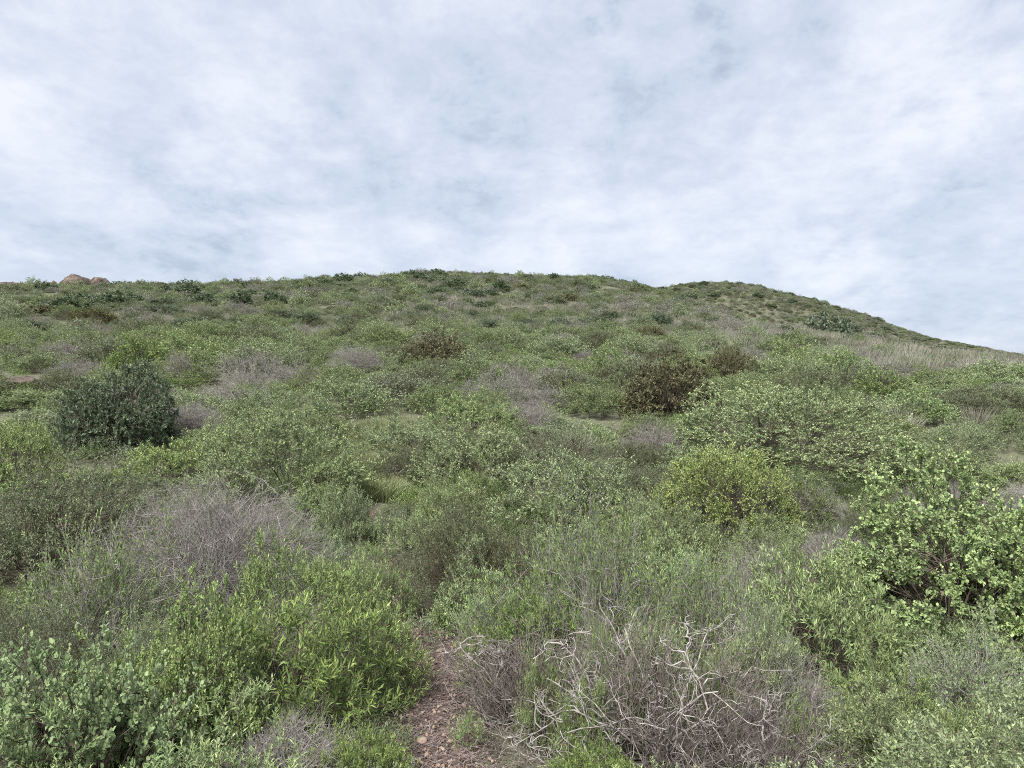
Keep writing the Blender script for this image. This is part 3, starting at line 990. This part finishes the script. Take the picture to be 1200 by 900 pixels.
def scatter(n, d0, d1, half=0.70, seed=1):
    rg = np.random.default_rng(seed)
    d = np.exp(rg.uniform(math.log(d0), math.log(d1), n)) if d1 / d0 > 60 else np.sqrt(rg.uniform(d0 ** 2, d1 ** 2, n))
    a = rg.uniform(-half, half, n)
    return d * np.sin(a), d * np.cos(a), rg


def thin(x, y, r, acc=None):
    """greedy blue-noise thinning on a hash grid"""
    cell = {}
    keep = []
    gs = 4.0
    for i in range(len(x)):
        cx, cy = int(x[i] // gs), int(y[i] // gs)
        ok = True
        for a in (-1, 0, 1):
            for b in (-1, 0, 1):
                for j in cell.get((cx + a, cy + b), ()):
                    if (x[i] - x[j]) ** 2 + (y[i] - y[j]) ** 2 < (0.5 * (r[i] + r[j])) ** 2:
                        ok = False
                        break
                if not ok:
                    break
            if not ok:
                break
        if ok:
            keep.append(i)
            cell.setdefault((cx, cy), []).append(i)
    return np.array(keep)


FILL = []
SIGHT = []
for _k, hpx, hY, htop, hw, _l, _m in HERO:
    if hY > 9.5:
        gz = at(hpx, hY)[2]
        SIGHT.append((hpx, hY, htop, hw, H0 - (gz - EYE) * FP / hY))
for d0, d1, n, sp0, sp1, seed in ((2.2, 12, 1500, 0.55, 0.85, 5), (12, 45, 7000, 1.0, 2.1, 6), (45, 150, 14000, 1.4, 2.9, 7), (150, 290, 26000, 1.3, 2.3, 8)):
    x, y, rg = scatter(n, d0, d1, 0.70, seed)
    u = rg.random(n)
    sp = sp0 + (sp1 - sp0) * u
    k = thin(x, y, sp)
    x, y, sp, u = x[k], y[k], sp[k], u[k]
    k = visible(x, y) & (path_dist(x, y) > np.where(y < 9, 0.32, np.where(y > 12, 0.42, 0.12)))
    x, y, sp, u = x[k], y[k], sp[k], u[k]
    dh = (np.hypot(x[:, None] - HEROA[None, :, 0], y[:, None] - HEROA[None, :, 1]) / HEROA[None, :, 2]).min(1)
    k = dh > (0.80 if d1 < 50 else 0.95)
    x, y, sp, u = x[k], y[k], sp[k], u[k]
    dist = np.hypot(x, y)
    P = fbm(x / 7.0, y / 7.0, 41)
    Q = fbm(x / 3.0, y / 3.0, 53)
    W = rg.random(len(x))
    TT = fbm(x / 4.5, y / 4.5, 71)
    HH = fbm(x / 3.5, y / 3.5, 83)
    for i in range(len(x)):
        D = dist[i]
        px = 600 + FP * x[i] / y[i]
        w, p, q = W[i], P[i], Q[i]
        if D > 12 and abs(px - 22) < 26 and 19.5 < y[i] < 24:
            continue
        if abs(px - 95) < 45 and y[i] > 92:
            continue
        if px > 1000 and D < 6 and w > 0.75:
            w = 0.4
        if D < 12:
            kind = 'narrow' if w < 0.30 + (p - 0.5) else ('sage' if w < 0.66 else ('olive' if w < 0.80 else ('dry' if w < 0.90 else 'sparse')))
            H = 0.42 + 0.25 * u[i] + 0.02 * D
            R = sp[i] * 0.85
            if abs(px - 780) < 260 and D < 6:      # around the dead shrub the plants stay low
                H *= 0.75
        elif D < 45:
            ws = 0.5 * w + 1.1 * (TT[i] - 0.5) + 0.30
            kind = 'narrow' if ws < 0.22 else ('sage' if ws < 0.68 else ('olive' if ws < 0.90 else 'dry'))
            if q > 0.62 and w > 0.45:
                kind = 'dry'
            H = (0.56 + 0.60 * u[i]) * (0.45 + 1.15 * HH[i])
            R = sp[i] * (0.66 + 0.28 * HH[i])
            if p > 0.60 and w < 0.45:
                kind = 'narrow'
            if px < 60 and 15 < D < 25:
                H = min(H, 0.55)
        elif D < 150:
            up = (D - 45) / 60
            kind = 'sage' if w < 0.30 else ('olive' if w < 0.61 else ('dry' if w < 0.84 else ('dark' if w < 0.96 else 'brown')))
            H = 0.65 + 0.7 * u[i] ** 2
            R = sp[i] * (0.62 if p < 0.55 else 0.5) * (0.8 + 0.35 * w)
            if 560 < px < 1200 and 370 < 1e9 and D > 48 and q > 0.50 and w < 0.45:
                continue                            # open, grassy ground
        else:
            kind = 'sage' if w < 0.22 else ('olive' if w < 0.58 else ('dry' if w < 0.88 else 'dark'))
            H = 0.6 + 0.5 * u[i]
            R = sp[i] * (0.50 + 0.4 * w)
            if q > 0.80:
                continue
        if px > 830 and 34 < D < 150 and w > 0.35 and kind != 'dark':
            kind = 'dry'
        if px > 1040 and D > 24:
            H *= 0.55
        # nothing in front grows tall enough to bury the landmark bushes behind it
        for hpx, hY, htop, hw, hbase in SIGHT:
            if abs(px - hpx) < hw * 0.5 + 8 and y[i] < hY:
                lim = htop + 0.68 * (hbase - htop)
                zt = (H0 - lim) / FP * y[i] + EYE
                H = min(H, zt - float(ground(x[i], y[i])))
        if H < 0.22:
            continue
        FILL.append((kind, x[i], y[i], R, H, D))

# the 300 largest in view of every kind are objects, the rest one mass
by = {}
for f in FILL:
    by.setdefault(KINDS[f[0]][0], []).append(f)
CAP = {'sage_bush': 285, 'olive_bush': 170, 'dry_bush': 130, 'dark_green_bush': 60, 'bronze_bush': 30, 'narrow_leaf_bush': 200}
indiv, mass = [], []
for nm, fs in by.items():
    fs.sort(key=lambda f: f[5] / f[3])
    c = CAP.get(nm, 200)
    indiv += fs[:c]
    mass += fs[c:]

ORD = ['closest', 'second', 'third', 'fourth', 'fifth', 'sixth', 'seventh', 'eighth', 'ninth', 'tenth', 'eleventh', 'twelfth', 'thirteenth', 'fourteenth', 'fifteenth', 'sixteenth', 'seventeenth', 'eighteenth', 'nineteenth', 'twentieth']
for px_, Y_, nm in ((90, 115, 'skyline boulders'), (250, 125, 'left skyline'), (400, 110, 'left shoulder of the summit'), (480, 140, 'summit'), (640, 130, 'right part of the summit'),
                    (760, 120, 'notch between the hills'), (500, 62, 'left dark bush of the pair on pale grass'), (556, 60, 'right dark bush of the pair on pale grass'),
                    (880, 60, 'start of the dry grass ridge'), (1030, 50, 'tall dry grass ridge'), (1150, 45, 'right end of the dry grass ridge'),
                    (25, 23.5, 'tan boulder'), (437, 15.5, 'grassy opening'), (300, 75, 'left slope under the skyline'), (680, 75, 'pale grass band')):
    xx, yy, _z = at(px_, Y_)
    landmarks.append((xx, yy, nm))
lmA = np.array([(a, b) for a, b, _ in landmarks])
todo = []
for f in indiv:
    kind, x, y, R, H, D = f
    i = int(np.argmin(np.hypot(lmA[:, 0] - x, (lmA[:, 1] - y) * 0.8)))
    dx, dy = x - lmA[i, 0], y - lmA[i, 1]
    rel = ('right of' if dx > 0 else 'left of') if abs(dx) > abs(dy) * 0.7 else ('behind' if dy > 0 else 'in front of')
    todo.append((math.hypot(dx, dy), f, i, rel))
todo.sort(key=lambda t: t[0])
used = {}
for dl, (kind, x, y, R, H, D), i, rel in todo:
    base = KINDS[kind][1]
    lod = 0 if D < 20 else (1 if D < 62 else 2)
    adj = 'low' if H < 0.72 else ('broad' if R > 1.05 else ('tall' if H > 1.0 else 'middling'))
    k = used.get((base, adj, rel, i), 0)
    used[(base, adj, rel, i)] = k + 1
    if k < len(ORD):
        label = '%s %s %s %s the %s' % (ORD[k], adj, base, rel, landmarks[i][2])
    else:
        label = '%s %s farther %s the %s' % (adj, base, rel, landmarks[i][2])
    label = ' '.join(label.split()[:16])
    zone = 'foreground' if D < 12 else 'middle slope' if D < 45 else 'upper slope' if D < 150 else 'far hill'
    plant(kind, x, y, R, H, lod, label, '%s on the %s' % (base + 'es' if not base.endswith('tips') else 'grey-stemmed bushes', zone))


# ---- masses: geometry nodes instances of the shrub meshes that stand in the scene
def mass_object(name, label, pts, rots, scl, which, sources, kind='stuff', extra=None):
    """pts (N,3), rots (N,) about z, scl (N,3), which (N,) source index; sources: list of lists of objects"""
    me = bpy.data.meshes.new(name)
    me.vertices.add(len(pts))
    me.vertices.foreach_set('co', np.asarray(pts, np.float32).ravel())
    a = me.attributes.new('turn', 'FLOAT_VECTOR', 'POINT')
    rv = np.zeros((len(pts), 3), np.float32); rv[:, 2] = rots
    a.data.foreach_set('vector', rv.ravel())
    a = me.attributes.new('size', 'FLOAT_VECTOR', 'POINT')
    a.data.foreach_set('vector', np.asarray(scl, np.float32).ravel())
    a = me.attributes.new('which', 'INT', 'POINT')
    a.data.foreach_set('value', np.asarray(which, np.int32))
    o = link(name, me)
    ng = bpy.data.node_groups.new(name + '_scatter', 'GeometryNodeTree')
    ng.interface.new_socket('Geometry', in_out='INPUT', socket_type='NodeSocketGeometry')
    ng.interface.new_socket('Geometry', in_out='OUTPUT', socket_type='NodeSocketGeometry')
    N, L = ng.nodes, ng.links
    gi, go = N.new('NodeGroupInput'), N.new('NodeGroupOutput')

    def attr(nm, typ):
        n = N.new('GeometryNodeInputNamedAttribute')
        n.data_type = typ
        n.inputs['Name'].default_value = nm
        return n.outputs[0]
    tv, sv_, wh = attr('turn', 'FLOAT_VECTOR'), attr('size', 'FLOAT_VECTOR'), attr('which', 'INT')
    e2r = N.new('FunctionNodeEulerToRotation')
    L.new(tv, e2r.inputs[0])
    m2p = N.new('GeometryNodeMeshToPoints')
    L.new(gi.outputs[0], m2p.inputs[0])
    join = N.new('GeometryNodeJoinGeometry')
    for k, objs in enumerate(sources):
        cmp_ = N.new('FunctionNodeCompare')
        cmp_.data_type = 'INT'
        cmp_.operation = 'EQUAL'
        ii = [s for s in cmp_.inputs if s.type == 'INT']
        L.new(wh, ii[0])
        ii[1].default_value = k
        for ob in objs:
            oi = N.new('GeometryNodeObjectInfo')
            oi.transform_space = 'ORIGINAL'
            oi.inputs['Object'].default_value = ob
            oi.inputs['As Instance'].default_value = True
            iop = N.new('GeometryNodeInstanceOnPoints')
            L.new(m2p.outputs[0], iop.inputs['Points'])
            L.new(cmp_.outputs[0], iop.inputs['Selection'])
            L.new(oi.outputs['Geometry'], iop.inputs['Instance'])
            L.new(e2r.outputs[0], iop.inputs['Rotation'])
            L.new(sv_, iop.inputs['Scale'])
            L.new(iop.outputs[0], join.inputs[0])
    L.new(join.outputs[0], go.inputs[0])
    md = o.modifiers.new('scatter', 'NODES')
    md.node_group = ng
    tag(o, label, None, None, kind)
    return o


# one object in the scene for every mesh that the masses repeat
obj_of = {}
for o in list(COL.objects):
    if o.type == 'MESH' and o.data.name not in obj_of:
        obj_of[o.data.name] = o

if mass:
    srcs, keys, which, pts, rots, scl = [], {}, [], [], [], []
    rg = np.random.default_rng(77)
    for kind, x, y, R, H, D in mass:
        lod = 1 if D < 50 else 2
        metas = PROTO[(kind, lod)]
        metas = [m for m in metas if m[0].name in obj_of] or [m for l in (1, 2, 0) for m in PROTO.get((kind, l), []) if m[0].name in obj_of]
        v = int(rg.integers(len(metas)))
        k = (kind, lod, v)
        if k not in keys:
            keys[k] = len(srcs)
            srcs.append([obj_of[m.name] for m in metas[v] if m is not None and m.name in obj_of])
        which.append(keys[k]); pts.append((x, y, float(ground(x, y)))); rots.append(rg.uniform(0, 6.28)); scl.append((R, R, H))
    mass_object('distant_scrub', 'grey-green and brown scrub covering the upper slope and far hill', pts, rots, scl, which, srcs)

# ---- dry grass: clumps that stand as things, and a mass
GX = []
rg = np.random.default_rng(99)
n = 34000
x, y, _ = scatter(n, 9, 270, 0.68, 19)
px = 600 + FP * x / y
D = np.hypot(x, y)
p = fbm(x / 6.0, y / 6.0, 61)
# the straw-coloured right ridge and the pale band across the upper slope
ridge = (px > 840) & (D > 34) & (D < 85)
band = (px > 440) & (px < 900) & (D > 50) & (D < 85) & (p > 0.40)
up = (D > 75) & (p > 0.52)
thinp = (D < 46) & (p > 0.66)
r_ = rg.random(n)
k = ((ridge & (p > 0.32) & (r_ < 0.6)) | (band & (r_ < 0.85)) | (up & (r_ < 0.3)) | ((D > 150) & (r_ < 0.12)) | (thinp & (r_ < 0.4))) & visible(x, y, 0.8)
x, y, D, ridge = x[k], y[k], D[k], ridge[k]
g0 = link('dry_grass_clump', GRASSM[0])
xx, yy, zz = at(675, 15.0)
g0.location = (xx, yy, zz); g0.scale = (1, 1, 1.0)
tag(g0, 'tuft of pale straw grass in the small clearing at mid-slope', 'grass clump', 'dry grass clumps')
g1 = link('dry_grass_clump', GRASSF[0])
xx, yy, zz = at(1040, 44)
g1.location = (xx, yy, zz); g1.scale = (1.6, 1.6, 1.6)
tag(g1, 'tall tuft of dry straw grass topping the right ridge', 'grass clump', 'dry grass clumps')
g2 = link('dry_grass_clump', GRASSF[1])
xx, yy, zz = at(905, 52)
g2.location = (xx, yy, zz); g2.scale = (1.5, 1.5, 1.5)
tag(g2, 'dry straw grass tuft where the far hill meets the ridge', 'grass clump', 'dry grass clumps')
w = np.where(D < 30, 0, 1 + (rg.random(len(x)) < 0.5))
sc = rg.uniform(0.8, 1.3, len(x)) * np.where(ridge, 1.0, 0.8)
mass_object('dry_grass', 'pale straw-coloured dry grass on the right ridge and upper slope', np.stack([x, y, ground(x, y)], -1), rg.uniform(0, 6.28, len(x)),
            np.stack([sc * 1.2, sc * 1.2, sc], -1), w, [[g0], [g1], [g2]])

# ---- low green growth under and between the bushes, and fresh grass in the opening
hb_f, hb_s = shrub(401, H=0.30, R=0.42, n0=16, n1=4, n2=3, nl=7, leaf=(0.032, 0.011), mat='olive', bark='greendtwig', twig=0.12, rad=0.004, maxang=1.2)
hb = link('low_plant', hb_f)
xx, yy, zz = at(505, 6.9)
hb.location = (xx - 0.12, yy, zz)
tag(hb, 'low green seedling on the dirt beside the dark fine-leaved bush', 'plant')
hb2_f, hb2_s = shrub(402, H=0.28, R=0.40, n0=16, n1=4, n2=3, nl=7, leaf=(0.038, 0.010), mat='narrow', bark='bark', twig=0.12, rad=0.004, maxang=1.2)
hb2 = link('low_plant', hb2_f)
xx, yy, zz = at(545, 4.7)
hb2.location = (xx + 0.02, yy, zz)
hb2.scale = (0.45, 0.45, 0.8)
tag(hb2, 'small leafy weed on the right side of the bare dirt path', 'plant')
x1, y1, rg1 = scatter(1700, 2.0, 16, 0.72, 23)
x2, y2, _ = scatter(2000, 16, 60, 0.70, 24)
x3, y3, _ = scatter(22000, 60, 270, 0.68, 25)
x, y = np.concatenate([x1, x2, x3]), np.concatenate([y1, y2, y3])
D = np.hypot(x, y)
dead_ = np.array([(p[0], p[1], p[2]) for p in PLACED if p[3] == 'dead'])
dd_ = (np.hypot(x[:, None] - dead_[None, :, 0], y[:, None] - dead_[None, :, 1]) / dead_[None, :, 2]).min(1)
k = (path_dist(x, y) > 0.10) & visible(x, y, 0.5) & (dd_ > 0.9)
x, y, D = x[k], y[k], D[k]
sc = np.where(D < 16, rg.uniform(0.6, 1.1, len(x)), np.where(D < 60, rg.uniform(1.0, 1.8, len(x)), rg.uniform(1.5, 2.6, len(x))))
w = ((rg.random(len(x)) < 0.4) & (D < 50)).astype(int)
mass_object('undergrowth', 'low green undergrowth between the bushes', np.stack([x, y, ground(x, y)], -1), rg.uniform(0, 6.28, len(x)),
            np.stack([sc, sc, sc * 0.9], -1), w, [[hb], [hb2]])
# grass in the opening where the path climbs
gg = link('grass', GREENG)
xx, yy, zz = at(437, 15.5)
gg.location = (xx, yy, zz)
tag(gg, kind='stuff', label='short fresh grass tuft in the opening of the path')
x, y, _ = scatter(9000, 10, 19, 0.30, 27)
k = (path_dist(x, y) < 0.35) & (y > 12.5)
x, y = x[k], y[k]
mass_object('meadow_grass', 'bright green grass in the opening where the path climbs', np.stack([x, y, ground(x, y)], -1), rg.uniform(0, 6.28, len(x)),
            np.repeat((0.35 + 1.1 * fbm(x / 0.8, y / 0.8, 15))[:, None], 3, 1), np.zeros(len(x)), [[gg]])


# ---- litter: dead twigs, leaf fragments and grit on the trail and under the bushes
def litter():
    rg = np.random.default_rng(7)
    x, y, _ = scatter(260000, 3.0, 11, 0.5, 29)
    pd = path_dist(x, y)
    k = (pd < 0.5) & (rg.random(len(x)) < np.where(pd < 0.15, 0.8, 0.3))
    x, y = x[k], y[k]
    n = len(x)
    z = ground(x, y) + 0.018
    c = np.stack([x, y, z], -1)
    a = rg.uniform(0, 6.28, n)
    d = norm(np.stack([np.cos(a), np.sin(a), rg.normal(0, 0.25, n)], -1))
    nr = norm(np.stack([rg.normal(0, .4, n), rg.normal(0, .4, n), np.ones(n)], -1))
    tw = rg.random(n) < 0.5
    V, F, r1, f1 = leaves(rg, c, d, nr, np.where(tw, rg.uniform(0.05, 0.14, n), rg.uniform(0.012, 0.030, n)), np.where(tw, 0.005, rg.uniform(0.006, 0.016, n)), 'diamond', np.zeros(n), 0.4)
    o = link('leaf_litter', make_mesh('leaf_litter', V, [F], M['litter']))
    tag(o, 'dead leaves and broken twigs scattered on the dirt path', kind='stuff')
    # grit
    x, y, _ = scatter(60000, 3.0, 12, 0.6, 31)
    k = path_dist(x, y) < 0.12
    x, y = x[k][:2600], y[k][:2600]
    n = len(x)
    base = np.array([[1, 0, 0], [-.5, .8, 0], [-.6, -.8, 0], [.1, 0, .9], [0, 0, -.6]])
    Fb = np.array([[0, 1, 3], [1, 2, 3], [2, 0, 3], [1, 0, 4], [2, 1, 4], [0, 2, 4]])
    r = 0.004 + 0.024 * rg.random(n) ** 3
    a = rg.uniform(0, 6.28, n)
    ca, sa = np.cos(a)[:, None], np.sin(a)[:, None]
    jit = base[None] * rg.uniform(0.7, 1.3, (n, 5, 3))
    X = (jit[..., 0] * ca - jit[..., 1] * sa) * r[:, None] + x[:, None]
    Y = (jit[..., 0] * sa + jit[..., 1] * ca) * r[:, None] + y[:, None]
    Z = jit[..., 2] * r[:, None] * 0.7 + (ground(x, y) + 0.018)[:, None]
    V = np.stack([X, Y, Z], -1).reshape(-1, 3)
    F = (np.arange(n)[:, None, None] * 5 + Fb[None]).reshape(-1, 3)
    o = link('gravel', make_mesh('gravel', V, [F], M['pebble']))
    tag(o, 'loose grit and pebbles on the dirt path', kind='stuff')


litter()
print('individuals', len(indiv), 'mass', len(mass), 'tris', sum(len(m.polygons) * 2 for m in bpy.data.meshes))
for nm, fs in by.items():
    print(nm, len(fs))
